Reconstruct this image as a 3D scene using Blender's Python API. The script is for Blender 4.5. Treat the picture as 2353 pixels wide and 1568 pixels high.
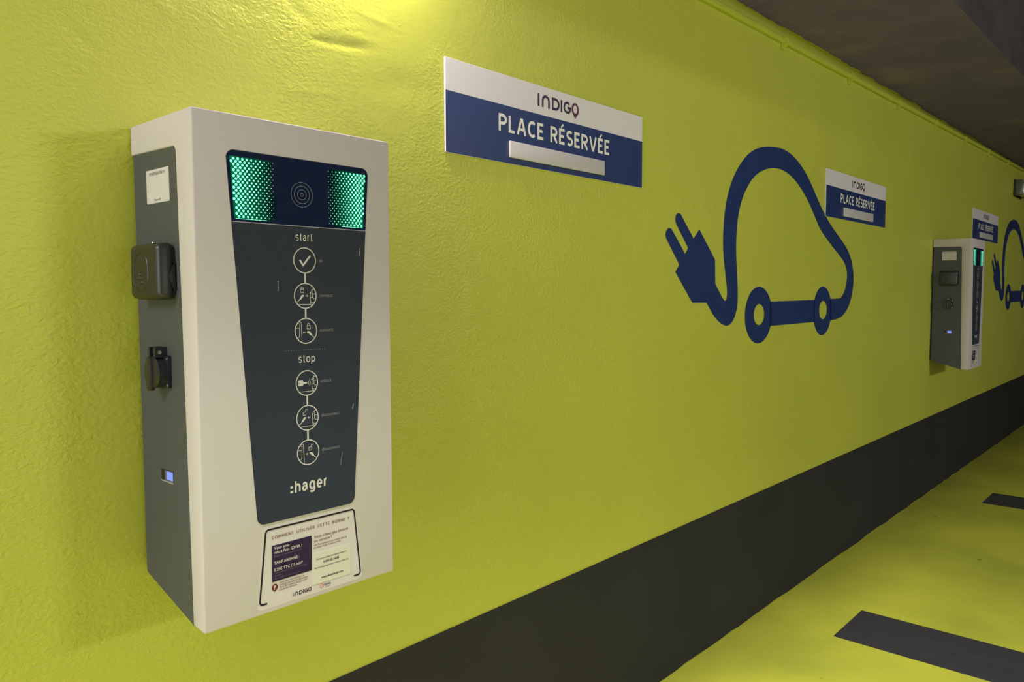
import bpy, bmesh, math, random
from mathutils import Vector, Matrix
from mathutils.geometry import tessellate_polygon
random.seed(7)
for _o in list(bpy.data.objects):
    bpy.data.objects.remove(_o)
sc = bpy.context.scene
COL = sc.collection
PI = math.pi

# ------------------------------------------------------------------ camera
YAW, PITCH, ROLL, FPX = 0.83427734, -0.06040546, -0.00232766, 1767.0
cy_, sy_ = math.cos(YAW), math.sin(YAW)
fwd = Vector((sy_ * math.cos(PITCH), cy_ * math.cos(PITCH), math.sin(PITCH)))
rgt = Vector((cy_, -sy_, 0))
upv = rgt.cross(fwd)
r2 = math.cos(ROLL) * rgt + math.sin(ROLL) * upv
u2 = -math.sin(ROLL) * rgt + math.cos(ROLL) * upv
cam_data = bpy.data.cameras.new('camera')
cam = bpy.data.objects.new('camera', cam_data)
COL.objects.link(cam)
cam_data.sensor_fit = 'HORIZONTAL'
cam_data.sensor_width = 36.0
cam_data.lens = FPX / 2353 * 36.0
cam_data.clip_start = 0.02
m = Matrix((r2, u2, -fwd)).transposed().to_4x4()
m.translation = Vector((0, -1.4, 1.379))
cam.matrix_world = m
sc.camera = cam

# ------------------------------------------------------------------ light and exposure
world = bpy.data.worlds.new('world')
sc.world = world
world.use_nodes = True
world.node_tree.nodes['Background'].inputs[0].default_value = (0.9, 0.92, 1.0, 1)
world.node_tree.nodes['Background'].inputs[1].default_value = 0.02
sc.view_settings.view_transform = 'Standard'
sc.view_settings.look = 'None'
sc.view_settings.gamma = 1.0
sc.view_settings.use_curve_mapping = False
sc.view_settings.exposure = 0.0

def area_lamp(name, loc, size, power, color, rot=(0, 0, 0)):
    l = bpy.data.lights.new(name, 'AREA')
    l.shape = 'RECTANGLE'
    l.size, l.size_y = size
    l.energy = power
    l.color = color
    o = bpy.data.objects.new(name, l)
    o.location = loc
    o.rotation_euler = rot
    COL.objects.link(o)
    return o

# fluorescent battens: some fixed close to the wall under the soffit, some tucked behind its edge
area_lamp('soffit_batten_light', (-1.3, -0.40, 2.42), (1.2, 0.14), 34, (1.0, 0.96, 0.95))
area_lamp('soffit_batten_light', (-0.6, -0.30, 2.44), (0.8, 0.10), 4.5, (1.0, 0.95, 0.93))
area_lamp('slab_batten_light', (1.0, -0.70, 2.88), (2.0, 0.10), 112, (1.0, 0.98, 0.93))
area_lamp('slab_batten_light', (-0.3, -0.72, 2.88), (1.2, 0.10), 55, (1.0, 0.98, 0.93))
area_lamp('slab_batten_light', (2.6, -1.3, 2.88), (1.2, 0.14), 6, (1.0, 0.99, 1.0))
# added unseen fills at the far and left walls, plus a distant batten
area_lamp('unseen_far_light', (0.5, -7.9, 1.2), (3.0, 2.0), 45, (1.0, 0.98, 0.98), (PI / 2, 0, 0))
area_lamp('unseen_far_light', (4.9, -7.8, 2.72), (1.6, 0.35), 150, (1.0, 0.97, 0.95), (math.radians(72), 0, 0))
area_lamp('left_fill_light', (-3.9, -2.2, 1.3), (2.0, 2.0), 84, (1.0, 0.96, 0.95), (0, -PI / 2, 0))
WALL_LAMP_STRENGTH = 120.0

# ------------------------------------------------------------------ materials
def mat(name, col, rough=0.5, metal=0.0, spec=0.5, var=0.0, vscale=8.0, bump=0.0, bscale=200.0, bdist=0.001,
        emit=None, estr=0.0, coat=0.0):
    mt = bpy.data.materials.new(name)
    mt.use_nodes = True
    nt = mt.node_tree
    b = nt.nodes['Principled BSDF']
    b.inputs['Base Color'].default_value = (*col, 1)
    b.inputs['Roughness'].default_value = rough
    b.inputs['Metallic'].default_value = metal
    b.inputs['Specular IOR Level'].default_value = spec
    b.inputs['Coat Weight'].default_value = coat
    tc = nt.nodes.new('ShaderNodeTexCoord')
    if var > 0:
        n = nt.nodes.new('ShaderNodeTexNoise')
        n.inputs['Scale'].default_value = vscale
        n.inputs['Detail'].default_value = 5
        r = nt.nodes.new('ShaderNodeValToRGB')
        r.color_ramp.elements[0].position = 0.3
        r.color_ramp.elements[1].position = 0.7
        r.color_ramp.elements[0].color = (*[c * (1 - var) for c in col], 1)
        r.color_ramp.elements[1].color = (*[min(1, c * (1 + var)) for c in col], 1)
        nt.links.new(tc.outputs['Object'], n.inputs['Vector'])
        nt.links.new(n.outputs['Fac'], r.inputs['Fac'])
        nt.links.new(r.outputs['Color'], b.inputs['Base Color'])
    if bump > 0:
        n2 = nt.nodes.new('ShaderNodeTexNoise')
        n2.inputs['Scale'].default_value = bscale
        n2.inputs['Detail'].default_value = 3
        bp = nt.nodes.new('ShaderNodeBump')
        bp.inputs['Strength'].default_value = bump
        bp.inputs['Distance'].default_value = bdist
        nt.links.new(tc.outputs['Object'], n2.inputs['Vector'])
        nt.links.new(n2.outputs['Fac'], bp.inputs['Height'])
        nt.links.new(bp.outputs['Normal'], b.inputs['Normal'])
    if emit:
        b.inputs['Emission Color'].default_value = (*emit, 1)
        b.inputs['Emission Strength'].default_value = estr
    return mt

GREEN = (0.465, 0.492, 0.060)

def wall_paint():
    mt = bpy.data.materials.new('green_wall_paint')
    mt.use_nodes = True
    nt = mt.node_tree
    L = nt.links.new
    b = nt.nodes['Principled BSDF']
    b.inputs['Roughness'].default_value = 0.42
    b.inputs['Specular IOR Level'].default_value = 0.35
    tc = nt.nodes.new('ShaderNodeTexCoord')
    def noise(scale, det=4, rough=0.5, dist=0.0, vec=None):
        n = nt.nodes.new('ShaderNodeTexNoise')
        n.inputs['Scale'].default_value = scale
        n.inputs['Detail'].default_value = det
        n.inputs['Roughness'].default_value = rough
        n.inputs['Distortion'].default_value = dist
        L(vec or tc.outputs['Object'], n.inputs['Vector'])
        return n.outputs['Fac']
    def math_(op, a, bb=None, clamp=False):
        n = nt.nodes.new('ShaderNodeMath')
        n.operation = op
        n.use_clamp = clamp
        for i, v in enumerate((a, bb)):
            if v is None:
                continue
            if isinstance(v, (int, float)):
                n.inputs[i].default_value = v
            else:
                L(v, n.inputs[i])
        return n.outputs[0]
    # paint colour, faint roller patches
    r = nt.nodes.new('ShaderNodeValToRGB')
    r.color_ramp.elements[0].position = 0.3
    r.color_ramp.elements[1].position = 0.72
    r.color_ramp.elements[0].color = (*[c * 0.95 for c in GREEN], 1)
    r.color_ramp.elements[1].color = (*[c * 1.04 for c in GREEN], 1)
    L(noise(1.6, 5), r.inputs['Fac'])
    L(r.outputs['Color'], b.inputs['Base Color'])
    # roller stipple (stretched along the wall), coarser plaster lumps, patches where it is smooth
    mp = nt.nodes.new('ShaderNodeMapping')
    mp.inputs['Scale'].default_value = (0.8, 1.0, 1.1)
    L(tc.outputs['Object'], mp.inputs['Vector'])
    stip = noise(130, 2, 0.5, 0.5, mp.outputs[0])
    patch = noise(3.2, 3, 0.5)
    pr = nt.nodes.new('ShaderNodeMapRange')
    pr.inputs['From Min'].default_value = 0.36
    pr.inputs['From Max'].default_value = 0.60
    pr.inputs['To Min'].default_value = 0.28
    pr.inputs['To Max'].default_value = 1.0
    L(patch, pr.inputs['Value'])
    lump = noise(22, 3)
    big = noise(4.0, 2)
    # rare sharper blobs of dried paint
    blob = math_('MULTIPLY', math_('SUBTRACT', noise(70, 1), 0.755, True), 4.0)
    h = math_('ADD', math_('MULTIPLY', stip, pr.outputs[0]), math_('MULTIPLY', lump, 0.45))
    h = math_('ADD', h, math_('MULTIPLY', big, 0.9))
    h = math_('ADD', h, blob)
    bp = nt.nodes.new('ShaderNodeBump')
    bp.inputs['Strength'].default_value = 0.85
    bp.inputs['Distance'].default_value = 0.0023
    L(h, bp.inputs['Height'])
    L(bp.outputs['Normal'], b.inputs['Normal'])
    return mt

def floor_paint():
    mt = mat('green_floor_paint', GREEN, 0.5)
    nt = mt.node_tree
    L = nt.links.new
    b = nt.nodes['Principled BSDF']
    tc = nt.nodes.new('ShaderNodeTexCoord')
    n1 = nt.nodes.new('ShaderNodeTexNoise'); n1.inputs['Scale'].default_value = 1.7; n1.inputs['Detail'].default_value = 6
    r = nt.nodes.new('ShaderNodeValToRGB')
    r.color_ramp.elements[0].position = 0.30; r.color_ramp.elements[1].position = 0.62
    r.color_ramp.elements[0].color = (0.33, 0.35, 0.036, 1)
    r.color_ramp.elements[1].color = (0.46, 0.475, 0.045, 1)
    L(tc.outputs['Object'], n1.inputs['Vector']); L(n1.outputs['Fac'], r.inputs['Fac'])
    v = nt.nodes.new('ShaderNodeTexVoronoi'); v.inputs['Scale'].default_value = 4.0
    L(tc.outputs['Object'], v.inputs['Vector'])
    mr = nt.nodes.new('ShaderNodeMapRange')
    mr.inputs['From Min'].default_value = 0.03; mr.inputs['From Max'].default_value = 0.05
    mr.inputs['To Min'].default_value = 0.7; mr.inputs['To Max'].default_value = 0.0
    L(v.outputs['Distance'], mr.inputs['Value'])
    mx = nt.nodes.new('ShaderNodeMix'); mx.data_type = 'RGBA'
    mx.inputs['B'].default_value = (0.07, 0.06, 0.03, 1)
    L(mr.outputs[0], mx.inputs['Factor']); L(r.outputs['Color'], mx.inputs['A'])
    L(mx.outputs['Result'], b.inputs['Base Color'])
    n3 = nt.nodes.new('ShaderNodeTexNoise'); n3.inputs['Scale'].default_value = 25; n3.inputs['Detail'].default_value = 6
    bp = nt.nodes.new('ShaderNodeBump'); bp.inputs['Strength'].default_value = 0.5; bp.inputs['Distance'].default_value = 0.003
    L(tc.outputs['Object'], n3.inputs['Vector']); L(n3.outputs['Fac'], bp.inputs['Height']); L(bp.outputs['Normal'], b.inputs['Normal'])
    return mt

def concrete():
    mt = mat('dark_rough_concrete', (0.1, 0.09, 0.085), 0.9, spec=0.2)
    nt = mt.node_tree
    L = nt.links.new
    b = nt.nodes['Principled BSDF']
    tc = nt.nodes.new('ShaderNodeTexCoord')
    n1 = nt.nodes.new('ShaderNodeTexNoise'); n1.inputs['Scale'].default_value = 2.2; n1.inputs['Detail'].default_value = 8; n1.inputs['Roughness'].default_value = 0.62
    r = nt.nodes.new('ShaderNodeValToRGB')
    e = r.color_ramp.elements
    e[0].position = 0.30; e[0].color = (0.130, 0.108, 0.280, 1)
    e[1].position = 0.60; e[1].color = (0.170, 0.142, 0.330, 1)
    e2 = e.new(0.75); e2.color = (0.25, 0.185, 0.30, 1)
    L(tc.outputs['Object'], n1.inputs['Vector']); L(n1.outputs['Fac'], r.inputs['Fac']); L(r.outputs['Color'], b.inputs['Base Color'])
    n3 = nt.nodes.new('ShaderNodeTexNoise'); n3.inputs['Scale'].default_value = 40; n3.inputs['Detail'].default_value = 5
    bp = nt.nodes.new('ShaderNodeBump'); bp.inputs['Strength'].default_value = 0.7; bp.inputs['Distance'].default_value = 0.006
    L(tc.outputs['Object'], n3.inputs['Vector']); L(n3.outputs['Fac'], bp.inputs['Height']); L(bp.outputs['Normal'], b.inputs['Normal'])
    return mt

M = dict(
    wall=wall_paint(), floor=floor_paint(), concrete=concrete(),
    greypaint=mat('grey_garage_wall', (0.32, 0.31, 0.29), 0.8, var=0.1),
    green=mat('green_trim_paint', (0.44, 0.49, 0.045), 0.45, var=0.04),
    black=mat('dark_grey_band_paint', (0.022, 0.022, 0.025), 0.65, spec=0.2, var=0.12, vscale=3, bump=0.3, bscale=90, bdist=0.002),
    line=mat('dark_grey_floor_paint', (0.030, 0.030, 0.036), 0.55, spec=0.4, var=0.12, vscale=12, bump=0.3, bscale=120, bdist=0.001),
    navy=mat('navy_wall_paint', (0.014, 0.032, 0.125), 0.5, spec=0.15, var=0.05, bump=0.35, bscale=110, bdist=0.001),
    shell=mat('off_white_powder_coat', (0.53, 0.495, 0.49), 0.5, spec=0.08, bump=0.08, bscale=900, bdist=0.0003),
    body=mat('dark_grey_powder_coat', (0.068, 0.073, 0.078), 0.5, spec=0.3, bump=0.08, bscale=900, bdist=0.0003),
    backplate=mat('black_mounting_metal', (0.012, 0.012, 0.013), 0.6),
    panel=mat('charcoal_front_panel', (0.033, 0.040, 0.056), 0.45, spec=0.03, var=0.03),
    screen=mat('navy_glossy_screen', (0.010, 0.017, 0.050), 0.25, spec=0.0),
    seam=mat('dark_panel_gap', (0.01, 0.01, 0.012), 0.5),
    edge=mat('grey_panel_edge', (0.28, 0.28, 0.30), 0.4),
    print_=mat('pale_grey_printing', (0.55, 0.54, 0.50), 0.5),
    dim=mat('dim_grey_printing', (0.20, 0.205, 0.205), 0.5),
    ring=mat('slate_printing', (0.105, 0.115, 0.15), 0.4),
    scratch=mat('bare_scratch', (0.42, 0.42, 0.40), 0.5),
    led=mat('lit_green_dots', (0.1, 0.8, 0.45), 0.4, emit=(0.16, 1.0, 0.55), estr=1.2),
    ledback=mat('green_backlight_film', (0.006, 0.018, 0.026), 0.3, spec=0.0, emit=(0.0, 0.30, 0.10), estr=0.26),
    lcd=mat('lit_blue_display', (0.05, 0.08, 0.4), 0.3, emit=(0.16, 0.24, 1.0), estr=1.2),
    plastic=mat('black_moulded_plastic', (0.020, 0.020, 0.019), 0.38, bump=0.05, bscale=1200, bdist=0.0002),
    plastic2=mat('black_glossy_plastic', (0.016, 0.018, 0.026), 0.28),
    steel=mat('brushed_steel', (0.6, 0.6, 0.6), 0.3, metal=1.0),
    label=mat('white_label_paper', (0.55, 0.53, 0.53), 0.5, spec=0.1),
    cream=mat('cream_label_paper', (0.54, 0.505, 0.49), 0.5),
    note=mat('pale_yellow_note_paper', (0.555, 0.55, 0.46), 0.45),
    ink=mat('black_ink', (0.02, 0.02, 0.02), 0.6, spec=0.1),
    inkgrey=mat('grey_ink', (0.16, 0.15, 0.14), 0.6, spec=0.1),
    plum=mat('plum_ink', (0.030, 0.017, 0.045), 0.6, spec=0.1),
    plumdim=mat('pale_plum_ink', (0.13, 0.10, 0.15), 0.6, spec=0.1),
    aubergine=mat('aubergine_outline_ink', (0.020, 0.010, 0.016), 0.6, spec=0.1),
    maroon=mat('maroon_ink', (0.13, 0.022, 0.025), 0.6, spec=0.1),
    redtext=mat('brown_red_ink', (0.17, 0.065, 0.05), 0.6, spec=0.1),
    red=mat('red_ink', (0.55, 0.05, 0.03), 0.5),
    signwhite=mat('white_sign_board', (0.66, 0.63, 0.66), 0.4, spec=0.3),
    signblue=mat('royal_blue_sign_film', (0.013, 0.032, 0.135), 0.38),
    letter=mat('white_sign_lettering', (0.74, 0.73, 0.68), 0.4),
    strip=mat('pale_grey_plastic_strip', (0.52, 0.50, 0.52), 0.35),
    indigo=mat('dark_purple_ink', (0.020, 0.010, 0.040), 0.45),
    pin=mat('wine_purple_ink', (0.10, 0.013, 0.050), 0.45),
    cover=mat('smoky_lamp_cover', (0.10, 0.11, 0.085), 0.25),
    lampsilver=mat('silver_reflector', (0.62, 0.60, 0.57), 0.25, metal=0.6),
    lampglow=mat('lit_lamp_diffuser', (0.9, 0.85, 0.7), 0.4, emit=(1.0, 0.90, 0.84), estr=WALL_LAMP_STRENGTH),
)

def leak(mt):
    """the backlight sits at the outer edges, so the film gives less light towards the middle of the screen"""
    nt = mt.node_tree; b = nt.nodes['Principled BSDF']
    tc = nt.nodes.new('ShaderNodeTexCoord'); sp = nt.nodes.new('ShaderNodeSeparateXYZ')
    a1 = nt.nodes.new('ShaderNodeMath'); a1.operation = 'SUBTRACT'; a1.inputs[1].default_value = 0.1945
    a2 = nt.nodes.new('ShaderNodeMath'); a2.operation = 'ABSOLUTE'
    mr = nt.nodes.new('ShaderNodeMapRange')
    mr.inputs['From Min'].default_value = 0.058; mr.inputs['From Max'].default_value = 0.128
    mr.inputs['To Min'].default_value = 0.0; mr.inputs['To Max'].default_value = 0.42
    nt.links.new(tc.outputs['Object'], sp.inputs[0]); nt.links.new(sp.outputs['X'], a1.inputs[0])
    nt.links.new(a1.outputs[0], a2.inputs[0]); nt.links.new(a2.outputs[0], mr.inputs['Value'])
    nt.links.new(mr.outputs[0], b.inputs['Emission Strength'])
leak(M['ledback'])

# ------------------------------------------------------------------ mesh helpers
def link_mesh(name, me, material, parent=None):
    o = bpy.data.objects.new(name, me)
    COL.objects.link(o)
    if parent:
        o.parent = parent
    if isinstance(material, str):
        material = M[material]
    me.materials.append(material)
    return o

def obj(name, bm, material, parent=None, smooth=False):
    bmesh.ops.recalc_face_normals(bm, faces=bm.faces)
    me = bpy.data.meshes.new(name)
    bm.to_mesh(me)
    bm.free()
    if smooth:
        for p in me.polygons:
            p.use_smooth = True
        try:
            me.set_sharp_from_angle(angle=math.radians(35))
        except Exception:
            pass
    return link_mesh(name, me, material, parent)

def add_box(bm, x0, x1, y0, y1, z0, z1):
    vs = [bm.verts.new((x, y, z)) for x in (x0, x1) for y in (y0, y1) for z in (z0, z1)]
    q = [(0, 1, 3, 2), (4, 6, 7, 5), (0, 4, 5, 1), (2, 3, 7, 6), (0, 2, 6, 4), (1, 5, 7, 3)]
    return [bm.faces.new([vs[i] for i in f]) for f in q]

def bevel(bm, w, seg=3):
    bmesh.ops.bevel(bm, geom=list(bm.edges), offset=w, segments=seg, affect='EDGES', profile=0.5, clamp_overlap=True)

def box(x0, x1, y0, y1, z0, z1, bv=0.0, seg=3):
    bm = bmesh.new()
    add_box(bm, x0, x1, y0, y1, z0, z1)
    if bv:
        bmesh.ops.recalc_face_normals(bm, faces=bm.faces)
        bevel(bm, bv, seg)
    return bm

def add_prism(bm, pts, a0, a1, fn):
    """closed 2D outline pts extruded from a0 to a1; fn(u, v, a) -> 3D point"""
    A = [bm.verts.new(fn(u, v, a0)) for u, v in pts]
    B = [bm.verts.new(fn(u, v, a1)) for u, v in pts]
    n = len(pts)
    tris = tessellate_polygon([[Vector((u, v, 0)) for u, v in pts]])
    for t in tris:
        bm.faces.new([A[i] for i in t])
        bm.faces.new([B[i] for i in reversed(t)])
    for i in range(n):
        j = (i + 1) % n
        bm.faces.new((A[i], A[j], B[j], B[i]))

def round_poly(pts, radii, seg=6):
    out = []
    n = len(pts)
    for i, p in enumerate(pts):
        r = radii[i] if isinstance(radii, (list, tuple)) else radii
        p = Vector(p); a = Vector(pts[i - 1]) - p; b = Vector(pts[(i + 1) % n]) - p
        if r <= 0:
            out.append(tuple(p)); continue
        a.normalize(); b.normalize()
        ang = a.angle(b)
        d = r / math.tan(ang / 2)
        c = p + (a + b).normalized() * (r / math.sin(ang / 2))
        s, e = p + a * d - c, p + b * d - c
        t0 = math.atan2(s.y, s.x); t1 = math.atan2(e.y, e.x)
        dt = (t1 - t0 + PI) % (2 * PI) - PI
        for k in range(seg + 1):
            t = t0 + dt * k / seg
            out.append((c.x + r * math.cos(t), c.y + r * math.sin(t)))
    return out

def add_cyl(bm, p0, p1, r0, r1=None, seg=24, cap=True):
    r1 = r0 if r1 is None else r1
    p0, p1 = Vector(p0), Vector(p1)
    d = (p1 - p0).normalized()
    u = d.orthogonal().normalized(); v = d.cross(u)
    A, B = [], []
    for k in range(seg):
        t = 2 * PI * k / seg
        w = math.cos(t) * u + math.sin(t) * v
        A.append(bm.verts.new(p0 + w * r0)); B.append(bm.verts.new(p1 + w * r1))
    for k in range(seg):
        j = (k + 1) % seg
        bm.faces.new((A[k], A[j], B[j], B[k]))
    if cap:
        bm.faces.new(A); bm.faces.new(B)

class Art:
    """flat printed artwork: strokes, fills, discs, text in a 2D frame"""
    def __init__(self):
        self.v, self.f, self.lay, self.cur = [], [], [], 0.0
    def mark(self):
        self.lay += [self.cur] * (len(self.v) - len(self.lay))
    def quad(self, *pts):
        n = len(self.v); self.v += pts; self.f.append(tuple(range(n, n + len(pts)))); return self
    def fill(self, pts, *holes):
        loops = [[Vector((u, v, 0)) for u, v in l] for l in (pts, *holes)]
        n = len(self.v)
        for l in (pts, *holes):
            self.v += list(l)
        for t in tessellate_polygon(loops):
            self.f.append(tuple(n + i for i in t))
        return self
    def rect(self, x0, z0, x1, z1):
        return self.quad((x0, z0), (x1, z0), (x1, z1), (x0, z1))
    def ellipse(self, c, rx, rz, n=32):
        return [(c[0] + rx * math.cos(2 * PI * k / n), c[1] + rz * math.sin(2 * PI * k / n)) for k in range(n)]
    def disc(self, c, r, n=12):
        k0 = len(self.v); self.v += self.ellipse(c, r, r, n); self.f.append(tuple(range(k0, k0 + n))); return self
    def ring(self, c, r0, r1, n=48):
        return self.stroke([(c[0] + (r0 + r1) / 2 * math.cos(2 * PI * k / n), c[1] + (r0 + r1) / 2 * math.sin(2 * PI * k / n)) for k in range(n)], r1 - r0, True)
    def arc(self, c, r, a0, a1, w, n=12):
        return self.stroke([(c[0] + r * math.cos(a0 + (a1 - a0) * k / n), c[1] + r * math.sin(a0 + (a1 - a0) * k / n)) for k in range(n + 1)], w)
    def stroke(self, pts, w, closed=False):
        self.mark(); self.cur = (self.cur + 1.5e-5) % 1.6e-4
        P = [Vector(p) for p in pts]
        P = [p for i, p in enumerate(P) if i == 0 or (p - P[i - 1]).length > 1e-6]
        if closed and (P[0] - P[-1]).length < 1e-6: P.pop()
        n = len(P)
        L, R = [], []
        for i in range(n):
            a = P[i - 1] if (i > 0 or closed) else None
            b = P[(i + 1) % n] if (i < n - 1 or closed) else None
            d0 = (P[i] - a).normalized() if a is not None else None
            d1 = (b - P[i]).normalized() if b is not None else None
            if d0 is None: d0 = d1
            if d1 is None: d1 = d0
            t = d0 + d1
            if t.length < 1e-6: t = d0.copy()
            t.normalize()
            nn = Vector((-t.y, t.x))
            s = max(0.35, abs(nn.dot(Vector((-d0.y, d0.x)))))
            L.append(tuple(P[i] + nn * (w / 2 / s))); R.append(tuple(P[i] - nn * (w / 2 / s)))
        k0 = len(self.v)
        self.v += L + R
        for i in range(n if closed else n - 1):
            j = (i + 1) % n
            self.f.append((k0 + i, k0 + j, k0 + n + j, k0 + n + i))
        return self
    def text(self, body, x, z, width=None, cap=0.01, bold=0.0, align='L', shear=0.0):
        cu = bpy.data.curves.new('lettering', 'FONT')
        cu.body = body; cu.size = 1.0; cu.offset = bold; cu.resolution_u = 3; cu.shear = shear
        ob = bpy.data.objects.new('lettering', cu)
        me = bpy.data.meshes.new_from_object(ob)
        vs = [(v.co.x, v.co.y) for v in me.vertices]
        fs = [tuple(p.vertices) for p in me.polygons]
        bpy.data.objects.remove(ob); bpy.data.meshes.remove(me); bpy.data.curves.remove(cu)
        if not vs:
            return self
        x0 = min(v[0] for v in vs); x1 = max(v[0] for v in vs)
        sz = cap / CAP
        sx = width / (x1 - x0) if width else sz
        k0 = len(self.v)
        self.v += [(x + (vx - x0) * sx, z + vy * sz) for vx, vy in vs]
        self.f += [tuple(k0 + i for i in f) for f in fs]
        return self
    def letters(self, body, x, z, width, cap, weight, gap=0.30, space=0.42):
        """plain sans lettering drawn as strokes; width fits the whole line"""
        wd = sum(GLYPH_W[c] for c in body if c != ' ') + gap * (len(body) - 1) + space * body.count(' ')
        k = width / (wd * cap)
        pen = x
        for c in body:
            if c == ' ':
                pen += (space + gap) * cap * k
                continue
            W_ = GLYPH_W[c] * cap * k
            for closed, pts, *fac in glyph(c):
                q = [(pen + weight / 2 + u * max(0.0, W_ - weight), z + weight / 2 + v * (cap - weight)) for u, v in pts]
                if fac:
                    self.stroke(q, weight * fac[0])
                    continue
                if closed:
                    self.stroke(q, weight, True)
                    continue
                run = [q[0]]                      # sharp turns start a new stroke
                for i in range(1, len(q)):
                    if (Vector(q[i]) - Vector(run[-1])).length < 1e-6:
                        continue
                    if len(run) > 1:
                        d0 = Vector(run[-1]) - Vector(run[-2]); d1 = Vector(q[i]) - Vector(run[-1])
                        if d0.angle(d1) > 1.75:
                            self.stroke(run, weight); run = [run[-1]]
                    run.append(q[i])
                self.stroke(run, weight)
            pen += W_ + gap * cap * k
        return self
    def build(self, name, material, parent, fn):
        me = bpy.data.meshes.new(name)
        self.mark()
        o_ = Vector(fn(0, 0)); up_ = (Vector(fn(1, 0)) - o_).cross(Vector(fn(0, 1)) - o_).normalized()
        me.from_pydata([Vector(fn(u, v)) + up_ * h for (u, v), h in zip(self.v, self.lay)], [], self.f)
        me.update()
        bm = bmesh.new(); bm.from_mesh(me)
        # make every face look the same way: towards the viewer side of the frame
        o = Vector(fn(0, 0)); nrm = (Vector(fn(1, 0)) - o).cross(Vector(fn(0, 1)) - o)
        for f in bm.faces:
            f.normal_update()
        bmesh.ops.reverse_faces(bm, faces=[f for f in bm.faces if f.normal.dot(nrm) < 0])
        bm.to_mesh(me); bm.free()
        return link_mesh(name, me, material, parent)

def _arc(cx, cz, rx, rz, a0, a1, n=12):
    return [(cx + rx * math.cos(math.radians(a0 + (a1 - a0) * k / n)), cz + rz * math.sin(math.radians(a0 + (a1 - a0) * k / n))) for k in range(n + 1)]
GLYPH_W = dict(P=.58, L=.48, A=.70, C=.62, E=.50, R=.60, S=.56, V=.68, O=.74, M=.82, N=.66, T=.58, U=.64, I=.16, B=.60,
               s=.48, t=.30, a=.52, r=.32, o=.56, p=.55, h=.52, g=.55, e=.54)
GLYPH_W['É'] = .50
GLYPH_W['?'] = .46
XH = 0.74
def glyph(c):
    """centre lines of a letter in a unit box: (closed, points)"""
    x = lambda pts: [(u, v * XH) for u, v in pts]
    g = {
        'P': [(0, [(0, -.1), (0, 1.1)]), (0, [(-.1, 1), (.42, 1)] + _arc(.42, .72, .58, .28, 90, -90) + [(0, .44)])],
        'R': [(0, [(0, -.1), (0, 1.1)]), (0, [(-.1, 1), (.40, 1)] + _arc(.40, .73, .56, .27, 90, -90) + [(0, .46)]), (0, [(.42, .50), (1.02, -.08)])],
        'B': [(0, [(0, -.1), (0, 1.1)]), (0, [(-.1, 1), (.45, 1)] + _arc(.45, .76, .48, .24, 90, -90) + [(0, .52)]), (0, [(.4, .52), (.5, .52)] + _arc(.5, .26, .5, .26, 90, -90) + [(0, 0)])],
        'L': [(0, [(0, 1.1), (0, 0), (1.1, 0)])],
        'A': [(0, [(-.02, -.09), (.47, 1.09)]), (0, [(.53, 1.09), (1.02, -.09)]), (0, [(.17, .30), (.83, .30)])],
        'C': [(0, _arc(.56, .5, .56, .5, 48, 312, 20))],
        'E': [(0, [(1.1, 1), (0, 1), (0, 0), (1.1, 0)]), (0, [(0, .52), (.88, .52)])],
        'S': [(0, _arc(.5, .745, .5, .255, 38, 262) + _arc(.5, .25, .5, .25, 82, -142))],
        'V': [(0, [(-.02, 1.09), (.48, -.09)]), (0, [(.52, -.09), (1.02, 1.09)])],
        'O': [(1, _arc(.5, .5, .5, .5, 0, 345, 23))],
        'M': [(0, [(0, -.08), (0, 1.08)]), (0, [(1, -.08), (1, 1.08)]), (0, [(.05, 1), (.5, .2), (.95, 1)])],
        'N': [(0, [(0, -.08), (0, 1.08)]), (0, [(1, -.08), (1, 1.08)]), (0, [(.05, 1), (.95, 0)])],
        'T': [(0, [(0, 1), (1, 1)]), (0, [(.5, 1), (.5, -.1)])],
        'U': [(0, [(0, 1)] + _arc(.5, .36, .5, .36, 180, 360) + [(1, 1)])],
        'I': [(0, [(.5, 0), (.5, 1)])],
        '?': [(0, _arc(.5, .74, .5, .26, 165, -55) + [(.5, .40), (.5, .26)]), (0, [(.5, -.05), (.5, .07)])],
        's': [(0, x(_arc(.5, .75, .5, .25, 30, 262) + _arc(.5, .25, .5, .25, 82, -150)))],
        't': [(0, [(.42, .98), (.42, .16), (.52, .03), (.70, 0), (1, 0)]), (0, [(0, XH), (1, XH)])],
        'a': [(0, x([(.90, 0), (.90, .68)] + _arc(.48, .68, .42, .32, 0, 165))), (0, x([(.90, .57), (.45, .56)] + _arc(.40, .28, .40, .28, 90, 270) + [(.58, .02), (.90, .28)]))],
        'r': [(0, x([(0, 0), (0, 1)])), (0, x([(0, .5)] + _arc(.85, .50, .85, .50, 180, 80)))],
        'o': [(1, x(_arc(.5, .5, .5, .5, 0, 345, 23)))],
        'p': [(0, x([(0, -.42), (0, 1)])), (1, x(_arc(.5, .5, .5, .5, 0, 345, 23)))],
        'h': [(0, [(0, -.1), (0, 1.1)]), (0, x([(0, .5)] + _arc(.5, .58, .5, .42, 180, 0) + [(1, 0)]))],
        'g': [(1, x(_arc(.5, .5, .5, .5, 0, 345, 23))), (0, x([(1, 1), (1, -.05)] + _arc(.5, -.08, .5, .34, 0, -150)))],
        'e': [(0, x([(.0, .48), (1.1, .48)])), (0, x(_arc(.5, .5, .5, .5, -2, 312, 22)))],
    }
    g['É'] = g['E'] + [(0, [(.28, 1.17), (.80, 1.44)], 0.72)]
    return g[c]

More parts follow.
